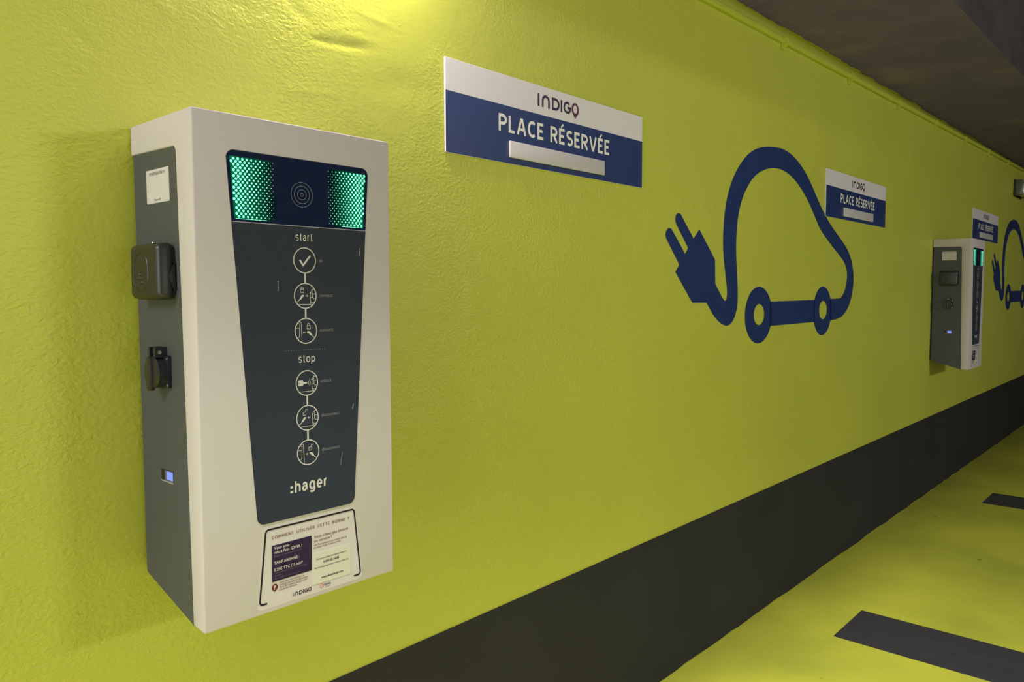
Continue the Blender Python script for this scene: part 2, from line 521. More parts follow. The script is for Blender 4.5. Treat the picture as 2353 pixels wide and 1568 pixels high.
def _cap():
    cu = bpy.data.curves.new('lettering', 'FONT'); cu.body = 'H'; cu.size = 1.0
    ob = bpy.data.objects.new('lettering', cu)
    me = bpy.data.meshes.new_from_object(ob)
    h = max(v.co.y for v in me.vertices)
    bpy.data.objects.remove(ob); bpy.data.meshes.remove(me); bpy.data.curves.remove(cu)
    return h
CAP = _cap()

def tag(o, label, cat, group=None):
    o['label'] = label; o['category'] = cat
    if group: o['group'] = group
    return o

def thing(name, label, cat, loc, group=None):
    o = bpy.data.objects.new(name, None)
    o.empty_display_size = 0.05
    COL.objects.link(o); o.location = loc
    return tag(o, label, cat, group)

def struct(o):
    o['kind'] = 'structure'
    return o

def copy_tree(o, parent=None):
    c = o.copy(); COL.objects.link(c)
    if parent: c.parent = parent
    for ch in list(o.children):
        copy_tree(ch, c)
    return c

# ------------------------------------------------------------------ the setting
XL, XR, YF = -4.0, 16.0, -8.0
def ceil_z(x): return 2.508 + 0.0139 * (x - 2.82)
def rail_z(x): return 2.4425 + 0.0205 * (x - 2.53)

def wall_grid():
    bm = bmesh.new()
    xs = [XL, -1.0, 0.0] + [0.35 + 0.006 * i for i in range(200)] + [1.7, 2.4, 4, 6, 9, 12, XR]
    zs = [0.0, 0.5, 1.0, 1.4] + [1.6 + 0.006 * i for i in range(95)] + [2.3, 2.5, 3.05]
    dents = [  # (x, z, half length, half width, tilt, depth)
        (0.955, 1.912, 0.030, 0.006, 0.05, 0.0022), (1.025, 1.917, 0.045, 0.007, 0.10, 0.0024),
        (0.90, 1.955, 0.030, 0.012, -0.5, 0.0014), (0.86, 1.99, 0.02, 0.012, -0.7, 0.0012),
        (1.03, 1.940, 0.06, 0.004, 0.05, -0.0010), (1.01, 1.952, 0.04, 0.004, 0.25, -0.0009),
        (1.10, 1.99, 0.06, 0.0045, -0.1, -0.0010), (0.93, 1.80, 0.05, 0.005, 0.1, -0.0008),
        (0.60, 1.905, 0.05, 0.005, -0.5, -0.0010), (0.48, 1.81, 0.03, 0.007, -0.8, 0.0014),
        (0.74, 1.94, 0.08, 0.02, 0.0, 0.0012), (1.18, 1.86, 0.09, 0.03, 0.1, 0.0014)]
    def h(x, z):
        s = 0.0
        for cx, cz, a, b, t, d in dents:
            u = (x - cx) * math.cos(t) + (z - cz) * math.sin(t); v = -(x - cx) * math.sin(t) + (z - cz) * math.cos(t)
            e = (u / a) ** 2 + (v / b) ** 2
            if e < 12: s += d * math.exp(-e)
        return s
    grid = [[bm.verts.new((x, h(x, z), z)) for z in zs] for x in xs]
    for i in range(len(xs) - 1):
        for j in range(len(zs) - 1):
            bm.faces.new((grid[i][j], grid[i + 1][j], grid[i + 1][j + 1], grid[i][j + 1]))
    # thickness behind: back face and rim
    a = [bm.verts.new(c) for c in ((XL, 0.2, 0), (XR, 0.2, 0), (XR, 0.2, 3.05), (XL, 0.2, 3.05))]
    bm.faces.new(a)
    bm.faces.new([grid[i][0] for i in range(len(xs))] + [a[1], a[0]])
    bm.faces.new([grid[i][-1] for i in reversed(range(len(xs)))] + [a[3], a[2]])
    bm.faces.new([grid[0][j] for j in range(len(zs))] + [a[3], a[0]])
    bm.faces.new([grid[-1][j] for j in reversed(range(len(zs)))] + [a[1], a[2]])
    return bm
struct(obj('wall_back', wall_grid(), 'wall', smooth=True))
struct(obj('floor', box(XL, XR, YF, 0.0, -0.2, 0.0), 'floor'))

# low soffit along the wall with a ragged paint line, then the higher slab beyond it
def soffit():
    bm = bmesh.new()
    pr = [(XL, ), (XR, )]
    vs = []
    for x in (XL, XR):
        z = ceil_z(x)
        vs.append([bm.verts.new(p) for p in ((x, 0.0, z), (x, -0.615, z), (x, -0.615, 3.05), (x, 0.0, 3.05))])
    A, B = vs
    bm.faces.new(A); bm.faces.new(B)
    for i in range(4):
        j = (i + 1) % 4
        bm.faces.new((A[i], A[j], B[j], B[i]))
    return bm
sof = struct(obj('ceiling', soffit(), 'concrete'))
sof.data.materials.append(mat('shaded_beam_concrete', (0.066, 0.056, 0.062), 0.9, spec=0.1, var=0.25, vscale=3, bump=0.6, bscale=30, bdist=0.005))  # beam face darkened in colour to offset the lamp light falling on it
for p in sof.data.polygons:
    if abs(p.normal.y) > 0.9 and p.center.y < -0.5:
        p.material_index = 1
struct(obj('ceiling', box(XL, XR, YF, -0.615, 2.95, 3.05), 'concrete'))
struct(obj('wall_front', box(XL, XR, YF - 0.2, YF, 0, 3.05), 'greypaint'))
struct(obj('wall_left', box(XL - 0.2, XL, YF - 0.2, 0.2, 0, 3.05), 'greypaint'))
struct(obj('wall_right', box(XR, XR + 0.2, YF - 0.2, 0.2, 0, 3.05), 'greypaint'))

# dark painted band at the foot of the wall
def band():
    bm = bmesh.new()
    lo = []; hi = []
    x = XL
    pts_lo = []
    while x < 12:
        pts_lo.append((x, random.uniform(0.0, 0.006)))
        x += random.uniform(0.05, 0.14)
    pts_lo.append((XR, 0.0))
    outline = pts_lo + [(XR, 0.541), (XL, 0.528)]
    add_prism(bm, outline, -0.0025, 0.0, lambda u, v, a: (u, a, v))
    return bm
struct(obj('baseboard_back', band(), 'black'))

# green painted rail under the soffit, with its saddle clips
def rail():
    bm = bmesh.new()
    prof = round_poly([(0, -0.013), (-0.020, -0.013), (-0.020, 0.013), (0, 0.013)], [0, 0.007, 0.007, 0], 5)
    vs = [[bm.verts.new((x, y, rail_z(x) + z)) for y, z in prof] for x in (XL, XR)]
    n = len(prof)
    bm.faces.new(vs[0]); bm.faces.new(vs[1])
    for i in range(n):
        j = (i + 1) % n
        bm.faces.new((vs[0][i], vs[0][j], vs[1][j], vs[1][i]))
    return bm
trim = struct(obj('trim_1', rail(), 'green', smooth=True))
for x in [3.27 + 0.815 * k for k in range(-4, 9)]:
    bm = bmesh.new()
    z = rail_z(x)
    add_prism(bm, round_poly([(-0.001, -0.036), (-0.007, -0.034), (-0.024, -0.012), (-0.024, 0.015), (-0.001, 0.019)], [0, 0.002, 0.004, 0.004, 0]),
              x - 0.013, x + 0.013, lambda u, v, a: (a, u, z + v))
    obj('clip', bm, 'green', trim)

# wall paint that strays onto the soffit in a ragged line
def paint_edge():
    bm = bmesh.new()
    rr = random.Random(3)
    pts = [(XL, 0.0)]
    x = XL; y = -0.014
    while x < 12:
        y = min(-0.003, max(-0.016, y + rr.uniform(-0.005, 0.005)))
        pts.append((x, y)); x += rr.uniform(0.006, 0.03) if x > 2 else 0.1
    pts += [(XR, -0.014), (XR, 0.0)]
    add_prism(bm, pts, -0.0012, 0.0002, lambda u, v, a: (u, v, ceil_z(u) + a))
    return bm
struct(obj('trim_2', paint_edge(), 'green'))

# ------------------------------------------------------------------ charging station
W, H, D = 0.3838, 0.8322, 0.2311
X0, Z0 = 0.5570, 0.8369
charger = thing('charging_station', 'large white and grey wall charging station in the foreground beside the first reserved-place sign',
                'charging station', (X0, 0, Z0), 'charging stations on the green wall')
yz = lambda u, v, a: (a, u, v)
# white shell: L-shaped side profile, deeper flange at the top
prof = [(-0.0036, H), (-D, H), (-D, 0.0), (-0.192, 0.004)]
corner = round_poly([(-0.192, 0.004), (-0.1745, 0.7795), (-0.0036, 0.7835)], [0, 0.012, 0], 6)[1:]
bm = bmesh.new()
add_prism(bm, prof + corner, 0.0, W, yz)
bmesh.ops.recalc_face_normals(bm, faces=bm.faces)
eds = [e for e in bm.edges if len(e.link_faces) == 2 and e.calc_face_angle(0) > 0.9]
bmesh.ops.bevel(bm, geom=eds, offset=0.0028, segments=3, affect='EDGES', profile=0.5)
obj('shell', bm, 'shell', charger, smooth=True)
# dark grey body
bm = bmesh.new()
add_prism(bm, round_poly([(-0.009, 0.79), (-0.2, 0.79), (-0.2, 0.0025), (-0.189, 0.0025), (-0.012, 0.050)], [0, 0, 0, 0, 0.006]), 0.0022, W - 0.0022, yz)
obj('body', bm, 'body', charger)
obj('mounting_plate', box(0.010, W - 0.010, -0.0095, -0.0002, 0.055, H - 0.012), 'backplate', charger)

FY = -D
front = lambda d: (lambda u, v: (u, FY - d, v))
fp = lambda u, v, a: (u, FY + a, v)
PT = [(0.0553, 0.7742), (0.3336, 0.7742), (0.2918, 0.1560), (0.0973, 0.1560)]
def lerp_edge(z, side):
    a, b = (PT[0], PT[3]) if side == 'L' else (PT[1], PT[2])
    t = (a[1] - z) / (a[1] - b[1])
    return a[0] + (b[0] - a[0]) * t
SPL = 0.6602
# dark gap around the panel (the recess it sits in)
bm = bmesh.new()
gp = [(PT[0][0] - 0.0010, PT[0][1] + 0.0012), (PT[1][0] + 0.0010, PT[1][1] + 0.0012), (PT[2][0] + 0.0010, PT[2][1] - 0.0010), (PT[3][0] - 0.0010, PT[3][1] - 0.0010)]
add_prism(bm, round_poly(gp, 0.0135, 8), 0.002, -0.0003, fp)
obj('panel_surround', bm, 'seam', charger)
bm = bmesh.new()
add_prism(bm, round_poly([(lerp_edge(SPL, 'L'), SPL), (lerp_edge(SPL, 'R'), SPL), PT[2], PT[3]], [0.0003, 0.0003, 0.0125, 0.0125], 8), 0.002, -0.0014, fp)
panel = obj('instruction_panel', bm, 'panel', charger)
bm = bmesh.new()
add_prism(bm, round_poly([PT[0], PT[1], (lerp_edge(SPL + .0012, 'R'), SPL + .0012), (lerp_edge(SPL + .0012, 'L'), SPL + .0012)], [0.0125, 0.0125, 0.0003, 0.0003], 8), 0.002, -0.0010, fp)
screen = obj('status_screen', bm, 'screen', charger)
screen['label'] = 'glossy navy screen with two lit green dot fields'
obj('seam_strip', box(lerp_edge(SPL, 'L') + .0008, lerp_edge(SPL, 'R') - .0008, FY - 0.0015, FY - 0.0010, SPL - 0.0002, SPL + 0.0010), 'edge', charger)

# lit dot fields
def dots(side):
    a = Art()
    px, pz = 0.0078, 0.0046
    for r in range(21):
        z = 0.7612 - r * pz
        off = 0.0 if r % 2 == 0 else px / 2
        for c in range(11):
            d = off + c * px                        # distance from the inner edge, outwards
            if side == 'L':
                x = 0.1372 - d; lim = lerp_edge(z, 'L') + 0.0062
                if x < lim: continue
            else:
                x = 0.2466 + d; lim = lerp_edge(z, 'R') - 0.0072
                if x > lim: continue
            rad = 0.00045 + 0.0019 * min(1.0, d / 0.062) ** 0.85
            a.disc((x, z), rad, 12)
    zb = 0.6655
    for k in range(7 if side == 'L' else 6):
        x = lerp_edge(zb, 'L') + 0.007 + k * 0.0079 if side == 'L' else lerp_edge(zb, 'R') - 0.013 - k * 0.0079
        a.rect(x, zb - 0.0004, x + 0.0068, zb + 0.0005)
    return a
for s in 'LR':
    bk = Art()
    if s == 'L':
        bk.fill([(lerp_edge(0.765, 'L') + 0.0045, 0.7650), (0.136, 0.7650), (0.136, 0.6650), (lerp_edge(0.665, 'L') + 0.0040, 0.6650)])
    else:
        bk.fill([(0.253, 0.7660), (lerp_edge(0.766, 'R') - 0.006, 0.7640), (lerp_edge(0.665, 'R') - 0.0055, 0.6650), (0.253, 0.6650)])
    lp = bk.build('backlight_film', 'ledback', screen, front(0.0013))
    dots(s).build('led_field', 'led', screen, front(0.0016))
rg = Art()
for rr in (0.0215, 0.0153, 0.0090, 0.0030):
    rg.ring((0.1920, 0.7146), rr - 0.00075, rr + 0.00005, 40)
rg.build('contactless_symbol', 'ring', screen, front(0.0014))

# printed instructions on the lower panel
PR_ = lambda art, name, m: art.build(name, m, panel, front(0.0017))
CX, CZ = 0.1950, [0.6020, 0.5407, 0.4795, 0.3881, 0.3267, 0.2654]
R_ = 0.0226
for z0, z1 in ((0, 1), (1, 2), (3, 4), (4, 5)):
    PR_(Art().rect(CX - 0.0016, CZ[z1] + R_ - 0.0001, CX + 0.0016, CZ[z0] - R_ + 0.0001), 'link_line', 'print_')
PR_(Art().letters('start', 0.1776, 0.6352, 0.0338, 0.0142, 0.0017, 0.16), 'printed_heading', 'print_')
PR_(Art().letters('stop', 0.1788, 0.4243, 0.0338, 0.0142, 0.0017, 0.14), 'printed_heading', 'print_')
a = None
def new_symbol(c):
    global a
    a = Art()
    a.ring((CX, CZ[c]), R_ - 0.0018, R_, 56)
def end_symbol():
    PR_(a, 'step_symbol', 'print_')
def loc(c, cx, cy, pts):
    return [(CX + (x - cx) / 217 * R_, CZ[c] - (y - cy) / 250 * R_) for x, y in pts]
LW = 0.00085
def lock(c, cx, cy, x0, x1, y0, y1, opened=False):
    a.stroke(loc(c, cx, cy, [(x0, y0), (x1, y0), (x1, y1), (x0, y1)]), LW, True)
    xm = (x0 + x1) / 2; w = (x1 - x0) * 0.34
    if not opened:
        a.stroke(loc(c, cx, cy, [(xm - w, y0), (xm - w, y0 - 25), (xm - w * .6, y0 - 40), (xm, y0 - 46), (xm + w * .6, y0 - 40), (xm + w, y0 - 25), (xm + w, y0)]), LW)
    else:
        xm = x1 + 8
        a.stroke(loc(c, cx, cy, [(xm - w, y0), (xm - w, y0 - 30), (xm - w * .6, y0 - 46), (xm, y0 - 52), (xm + w * .6, y0 - 46), (xm + w, y0 - 28)]), LW)
def plug_l(c, cx, cy):
    a.fill(loc(c, cx, cy, [(318, 505), (318, 540), (300, 545), (268, 588), (240, 606), (230, 590), (262, 535), (278, 506)]))
    a.stroke(loc(c, cx, cy, [(238, 597), (205, 632), (172, 645)]), LW * 1.5)
def plug_r(c, cx, cy):
    a.fill(loc(c, cx, cy, [(385, 1232), (385, 1270), (410, 1272), (440, 1308), (463, 1320), (478, 1300), (445, 1248), (428, 1232)]))
    a.stroke(loc(c, cx, cy, [(468, 1308), (495, 1340), (528, 1360)]), LW * 1.5)
def arrow(c, cx, cy, x0, x1, y):
    s = 22 if x1 > x0 else -22
    a.stroke(loc(c, cx, cy, [(x0, y), (x1, y)]), LW)
    a.stroke(loc(c, cx, cy, [(x1 - s, y - 22), (x1, y), (x1 - s, y + 22)]), LW)
def car(c, cx, cy):
    a.stroke(loc(c, cx, cy, [(442, 685), (448, 640), (440, 545), (448, 470), (468, 412), (488, 395), (512, 402)]), LW)
    a.fill(loc(c, cx, cy, [(432, 450), (458, 450), (458, 485), (436, 485)]))
    a.stroke(loc(c, cx, cy, [(484, 398), (482, 490), (487, 560), (500, 578), (545, 578)]), LW)
    a.stroke(loc(c, cx, cy, [(482, 488), (555, 488)]), LW)
    a.stroke(loc(c, cx, cy, [(448, 556), (484, 546)]), LW)
    a.stroke(loc(c, cx, cy, [(446, 622), (472, 655), (515, 650)]), LW)
    a.stroke(loc(c, cx, cy, [(470, 655), (470, 690)]), LW)
    a.stroke(loc(c, cx, cy, [(212, 688), (500, 688)]), LW)
def station(c, cx, cy):
    a.stroke(loc(c, cx, cy, [(218, 1052), (270, 1052), (282, 1432)]), LW)
    a.stroke(loc(c, cx, cy, [(205, 1082), (236, 1082), (245, 1092), (234, 1330), (215, 1352), (188, 1352)]), LW)
    a.stroke(loc(c, cx, cy, [(168, 1168), (243, 1168)]), LW)
new_symbol(0)
a.stroke([(CX - 0.0098, CZ[0] + 0.0005), (CX - 0.0035, CZ[0] - 0.0085), (CX + 0.0112, CZ[0] + 0.0085)], 0.0034); end_symbol()
new_symbol(1)
lock(1, 348, 523, 256, 320, 396, 460); plug_l(1, 348, 523); arrow(1, 348, 523, 348, 402, 523); car(1, 348, 523); end_symbol()
new_symbol(2)
lock(2, 362, 1225, 383, 446, 1125, 1188); plug_r(2, 362, 1225); arrow(2, 362, 1225, 358, 306, 1255); station(2, 362, 1225); end_symbol()
new_symbol(3)
car(3, 348, 523)
kz = CZ[3]
a.fill(round_poly([(CX - .0172, kz - .0047), (CX - .0082, kz - .0047), (CX - .0072, kz - .0016), (CX + .0002, kz - .0010), (CX + .0002, kz + .0016), (CX - .0072, kz + .0022), (CX - .0082, kz + .0050), (CX - .0172, kz + .0050)], [.0015, .0015, 0, .0006, .0006, 0, .0015, .0015], 4),
       a.ellipse((CX - .0150, kz + .0002), .0008, .0014, 12))
for rr in (0.0042, 0.0072):
    a.arc((CX - 0.0005, kz), rr, -0.85, 0.85, LW)
end_symbol()
new_symbol(4)
lock(4, 348, 523, 262, 318, 405, 470, True); plug_l(4, 348, 523); arrow(4, 348, 523, 402, 350, 523); car(4, 348, 523); end_symbol()
new_symbol(5)
lock(5, 362, 1225, 375, 430, 1130, 1190, True); plug_r(5, 362, 1225); arrow(5, 362, 1225, 306, 356, 1255); station(5, 362, 1225); end_symbol()
# maker's word with its two square dots
a = Art()
a.letters('hager', 0.1668, 0.1980, 0.0662, 0.0206, 0.0034, 0.13)
a.rect(0.1580, 0.1986, 0.1634, 0.2028); a.rect(0.1580, 0.2066, 0.1634, 0.2108)
PR_(a, 'maker_name', 'print_')
for t, x, z, w in (('ok', .2232, .5995, .0082), ('connect', .2234, .5385, .0276), ('connect', .2235, .4773, .0276),
                   ('unlock', .2230, .3864, .0232), ('disconnect', .2232, .3250, .0380), ('disconnect', .2231, .2634, .0380)):
    PR_(Art().text(t, x, z, w, 0.0062), 'printed_caption', 'dim')
b = Art()
n = 17
for k in range(n):
    x = 0.1556 + (0.2327 - 0.1556) * k / (n - 1)
    b.rect(x - 0.0011, 0.4461, x + 0.0011, 0.4469)
PR_(b, 'dotted_line', 'dim')
for p, q, w in (((.1424, .5663), (.1420, .5480), .0012), ((.3126, .6286), (.3115, .6147), .0011), ((.2927, .3414), (.2908, .3313), .0010),
                ((.2667, .255), (.2624, .2311), .0006), ((.3066, .3825), (.3060, .3778), .0009)):
    Art().stroke([p, ((p[0] + q[0]) / 2 + .0001, (p[1] + q[1]) / 2), q], w).build('scratch', 'scratch', panel, front(0.0017))

# instruction sticker under the panel
bm = bmesh.new()
add_prism(bm, round_poly([(0.0915, 0.0085), (0.1065, 0.1490), (0.2945, 0.1480), (0.3090, 0.0085)], 0.008, 5), 0.0, -0.00012, fp)
sticker = obj('instruction_sticker', bm, 'cream', charger)
sticker['label'] = 'cream sticker with a dark rounded outline and French instructions'
ol = round_poly([(0.0960, 0.0180), (0.1106, 0.1440), (0.2912, 0.1430), (0.3044, 0.0162)], 0.0058, 6)
ol = [(0.1100, 0.0178)] + ol + [(0.2892, 0.0164)]
Art().stroke(ol, 0.0030).build('outline', 'aubergine', sticker, front(0.0006))
Art().letters('COMMENT UTILISER CETTE BORNE ?', .1212, .1260, .1590, .0054, .00085, 0.22).build('heading', 'redtext', sticker, front(0.0006))
Art().fill([(.1200, .0518), (.1986, .0518), (.1993, .1146), (.1208, .1150)]).build('tariff_box', 'plum', sticker, front(0.0006))
Art().text('Vous avez', .1248, .1073, .0300, .0050, bold=.012).build('tariff_text', 'print_', sticker, front(0.0009))
Art().text('votre Pass IZIVIA ?', .1247, .0998, .0552, .0050, bold=.012).build('tariff_text', 'print_', sticker, front(0.0009))
Art().text('TARIF ABONNÉ :', .1245, .0814, .0488, .0047, bold=.014).build('tariff_text', 'print_', sticker, front(0.0009))
Art().text('0.25€ TTC /15 min*', .1240, .0696, .0565, .0048, bold=.014).build('tariff_text', 'print_', sticker, front(0.0009))
Art().text('Badges et abonnement Izivia', .1245, .0942, .0545, .0034).build('small_print', 'plumdim', sticker, front(0.0009))
Art().text('*Tarif plafonné à 14€ TTC par charge', .1239, .0650, .0645, .0033).build('small_print', 'plumdim', sticker, front(0.0009))
Art().text('complète', .1240, .0600, .0165, .0033).build('small_print', 'plumdim', sticker, front(0.0009))
Art().text('voir conditions sur izivia.com', .1238, .0556, .0505, .0028).build('small_print', 'plumdim', sticker, front(0.0009))
Art().text("Vous n'êtes pas abonné", .2046, .1080, .0728, .0047, bold=.006).build('question', 'redtext', sticker, front(0.0006))
Art().text('au service ?', .2044, .1007, .0375, .0047, bold=.006).build('question', 'redtext', sticker, front(0.0006))
Art().text('Un Pass prépayé est vendu dans la', .2043, .0938, .0700, .0034).build('notice_text', 'redtext', sticker, front(0.0006))
Art().text('boutique Indigo la plus proche.', .2042, .0892, .0570, .0034).build('notice_text', 'redtext', sticker, front(0.0006))
Art().text('Cette place est réservée à la', .1336, .0459, .0490, .0036).build('notice_text', 'redtext', sticker, front(0.0006))
Art().text('recharge de véhicules électriques.', .1336, .0417, .0580, .0036).build('notice_text', 'redtext', sticker, front(0.0006))
Art().text('Merci de la libérer lorsque votre', .1335, .0375, .0550, .0036).build('notice_text', 'redtext', sticker, front(0.0006))
Art().text('charge est terminée.', .1334, .0334, .0355, .0036).build('notice_text', 'redtext', sticker, front(0.0006))
bm = bmesh.new()
add_prism(bm, round_poly([(.1998, .0240), (.2820, .0228), (.2826, .0800), (.2008, .0812)], .001, 2), 0.0, -0.0006, fp)
note = obj('contact_note', bm, 'note', charger)
note['label'] = 'pale yellow note with a phone number and web address'
Art().text('Effectuez une charge ponctuelle en contactant le', .2082, .0672, .0642, .0029, bold=.004).build('note_text', 'ink', sticker, front(0.0010))
Art().text('0-805-02-14-80', .2228, .0590, .0336, .0042, bold=.012).build('note_text', 'ink', sticker, front(0.0010))
Art().text('Payez la charge depuis votre mobile sur notre site', .2041, .0518, .0728, .0029, bold=.004).build('note_text', 'ink', sticker, front(0.0010))
Art().text('www.alizecharge.com', .2178, .0316, .0472, .0042, bold=.012).build('note_text', 'ink', sticker, front(0.0010))
def pin_shape(cx, cz, r, tail):
    pts = [(cx + r * math.cos(t), cz + r * math.sin(t)) for t in [math.radians(-38 + k * (256 / 24)) for k in range(25)]]
    return pts + [(cx, cz - tail)]
Art().fill(pin_shape(.1250, .0418, .0059, .0078)).build('parking_pin', 'maroon', sticker, front(0.0006))
t = Art()
t.stroke([(.1238, .0376), (.1238, .0452)], .0013)
t.arc((.1246, .0434), .0017, -PI / 2, PI / 2, .0012, 8)
t.rect(.1234, .0445, .1247, .0457); t.rect(.1234, .0411, .1247, .0423)
t.build('pin_letter', 'print_', sticker, front(0.0009))

def indigo_word(x, z, cap, mat_a, mat_b, parent, fn, dot_pin=True):
    """rounded capitals INDIGO, second letter an upside-down u, last letter a map pin"""
    s = cap; w = 0.205 * s
    A = Art()
    X = lambda u: x + u * s
    Z = lambda v: z + v * s
    def bar(u): A.rect(X(u), Z(0), X(u) + w, Z(1))
    bar(0.0)
    c = 1.02; r = 0.395
    A.stroke([(X(c - r), Z(0))] + [(X(c) + r * s * math.cos(t), Z(0.50) + 0.40 * s * math.sin(t)) for t in [PI - k * PI / 14 for k in range(15)]] + [(X(c + r), Z(0))], w)
    A.stroke([(X(1.90), Z(0.10)), (X(1.90), Z(0.90))] + [(X(2.28) + 0.42 * s * math.cos(t), Z(0.5) + 0.40 * s * math.sin(t)) for t in [PI / 2 - k * PI / 14 for k in range(15)]], w, True)
    bar(2.95)
    A.stroke([(X(3.84) + 0.42 * s * math.cos(t), Z(0.5) + 0.40 * s * math.sin(t)) for t in [math.radians(48 + k * 312 / 22) for k in range(23)]] + [(X(3.86), Z(0.5))], w)
    o1 = A.build('wordmark', mat_a, parent, fn)
    B = Art()
    cxp, czp = X(4.93), Z(0.52)
    outer = [(cxp + .50 * s * math.cos(t), czp + .56 * s * math.sin(t)) for t in [math.radians(-28 + k * (236 / 24)) for k in range(25)]]
    outer += [(cxp, Z(-0.26 if dot_pin else -0.10))] if dot_pin else [(cxp + .5 * s * math.cos(t), czp + .56 * s * math.sin(t)) for t in [math.radians(208 + k * 12.4) for k in range(1, 10)]]
    B.fill(outer, A.ellipse((cxp, czp + .02 * s), .285 * s, .345 * s, 24))
    B.build('wordmark_pin', mat_b, parent, fn)
indigo_word(.1594, .0152, .0070, 'indigo', 'pin', sticker, front(0.0006), False)
t = Art()
for k in range(6):
    an = math.radians(20 + 60 * k)
    c, s_ = math.cos(an), math.sin(an)
    q = lambda r, o: (.2186 + r * c - o * s_, .0178 + r * s_ + o * c)
    t.fill([q(.0016, 0), q(.0034, .0011), q(.0052, .0009), q(.0042, -.0006)])
t.build('petal_mark', 'red', sticker, front(0.0006))
Art().text('izivia', .2240, .0164, .0137, .0046, bold=.01).build('partner_word', 'plum', sticker, front(0.0006))
Art().text('groupe edf', .2266, .0129, .0110, .0020).build('partner_word', 'plum', sticker, front(0.0006))

# left side: label, sockets, display
SX = 0.0022
sidef = lambda d: (lambda u, v: (SX - d, -u, v))
def side_prism(pts, d0, d1):
    bm = bmesh.new()
    add_prism(bm, pts, d0, d1, lambda u, v, a: (SX - a, u, v))
    return bm
lab = obj('identification_label', side_prism(round_poly([(-.0597, .6957), (-.0597, .7512), (-.1450, .7508), (-.1458, .6952)], .002, 3), 0.0, 0.0004), 'label', charger)
lab['label'] = 'white label with a line of small print'
Art().text('FR*H07*E0001*001*A', .0715, .7412, .0600, .0052).build('printed_code', 'inkgrey', lab, sidef(0.0007))
Art().text('Borne B1', .0900, .6990, .0230, .0036).build('printed_code', 'inkgrey', lab, sidef(0.0007))

# large socket with its hinged lid
sock = obj('vehicle_socket', side_prism(round_poly([(-.052, .5385), (-.052, .6220), (-.1590, .6220), (-.1590, .5385)], .010, 5), 0.0, 0.007), 'plastic2', charger)
bm = box(SX - 0.030, SX - 0.002, -.1630, -.0485, .5345, .6275)
bmesh.ops.recalc_face_normals(bm, faces=bm.faces)
for v in bm.verts:
    if v.co.x < SX - 0.02:
        v.co.y = -0.104 + (v.co.y + 0.104) * 0.93
        v.co.z = 0.581 + (v.co.z - 0.581) * 0.95
bevel(bm, 0.010, 5)
lid = obj('socket_lid', bm, 'plastic', sock, smooth=True)
LX = SX - 0.030
bm = bmesh.new()
oc = (-.098, .580)
N = 40
ringv = []
for k in range(N):
    t = 2 * PI * k / N
    row = []
    for rr, hh in ((0.97, 0.0), (1.0, 0.0012), (1.04, 0.0)):
        su = math.copysign(abs(math.cos(t)) ** 0.8, math.cos(t)); sv = math.copysign(abs(math.sin(t)) ** 0.8, math.sin(t))
        row.append(bm.verts.new((LX - hh + 0.0003, oc[0] + 0.0275 * rr * su, oc[1] + 0.031 * rr * sv)))
    ringv.append(row)
for k in range(N):
    for q in range(2):
        bm.faces.new((ringv[k][q], ringv[(k + 1) % N][q], ringv[(k + 1) % N][q + 1], ringv[k][q + 1]))
for dy, dz in ((-.005, -.004), (.004, -.004), (-.0085, -.010), (0, -.010), (.0085, -.010), (-.005, -.017), (.004, -.017)):
    bmesh.ops.create_uvsphere(bm, u_segments=12, v_segments=8, radius=0.0030, matrix=Matrix.Translation((LX + 0.0012, oc[0] + dy, oc[1] + dz)))
obj('connector_emblem', bm, 'plastic', sock, smooth=True)
bm = bmesh.new()
add_cyl(bm, (SX - 0.019, -.125, .6265), (SX - 0.019, -.125, .6283), 0.0036, 0.0030)
obj('hinge_pin', bm, 'steel', sock)
bm = bmesh.new()
add_cyl(bm, (SX - 0.019, -.125, .6281), (SX - 0.019, -.125, .6287), 0.0021)
obj('pin_hole', bm, 'seam', sock)
obj('lid_seam', box(SX - 0.0135, SX - 0.0122, -.1633, -.150, .542, .620), 'seam', sock)
bm = bmesh.new()
add_prism(bm, [(-.0025 - .0095 * math.sin(PI * k / 14), .549 + .046 * k / 14) for k in range(15)], -.1640, -.157, lambda u, v, a: (SX + u, a, v))
obj('lid_latch', bm, 'plastic2', sock)

# small household socket with a flap
dom = obj('household_socket', side_prism(round_poly([(-.0820, .3885), (-.0820, .4425), (-.1345, .4425), (-.1345, .3885)], .003, 3), 0.0, 0.006), 'plastic2', charger)
cyy, czz, rr = -.1060, .4145, .0265
bm = bmesh.new()
add_cyl(bm, (SX - .004, cyy, czz), (SX - .019, cyy, czz), rr, rr * .99, 40)
obj('flap_collar', bm, 'plastic2', dom, smooth=True)
bm = bmesh.new()
add_cyl(bm, (SX - .019, cyy, czz), (SX - .0225, cyy, czz), rr * 1.03, rr * .96, 40)
flap = obj('flap', bm, 'plastic', dom, smooth=True)
bm = box(SX - .0275, SX - .018, cyy - .0065, cyy + .0065, czz - .030, czz + .026, 0.002, 2)
obj('flap_grip', bm, 'plastic', dom, smooth=True)
bm = bmesh.new()
for sgn in (-1, 1):
    add_box(bm, SX - .020, SX, cyy + sgn * .0105 - .0035, cyy + sgn * .0105 + .0035, .4395, .4565)
add_box(bm, SX - .006, SX, cyy - .012, cyy + .012, .4395, .4550)
obj('hinge', bm, 'plastic2', dom)
bm = bmesh.new()
add_cyl(bm, (SX - .013, cyy - .0155, .4480), (SX - .013, cyy + .0150, .4480), .0030)
obj('hinge_screw', bm, 'steel', dom)
for z in (.3935, .4375):
    bm = bmesh.new()
    add_cyl(bm, (SX - .005, -.1300, z), (SX - .0072, -.1300, z), .0026, .0022, 16)
    obj('corner_screw', bm, 'steel', dom)

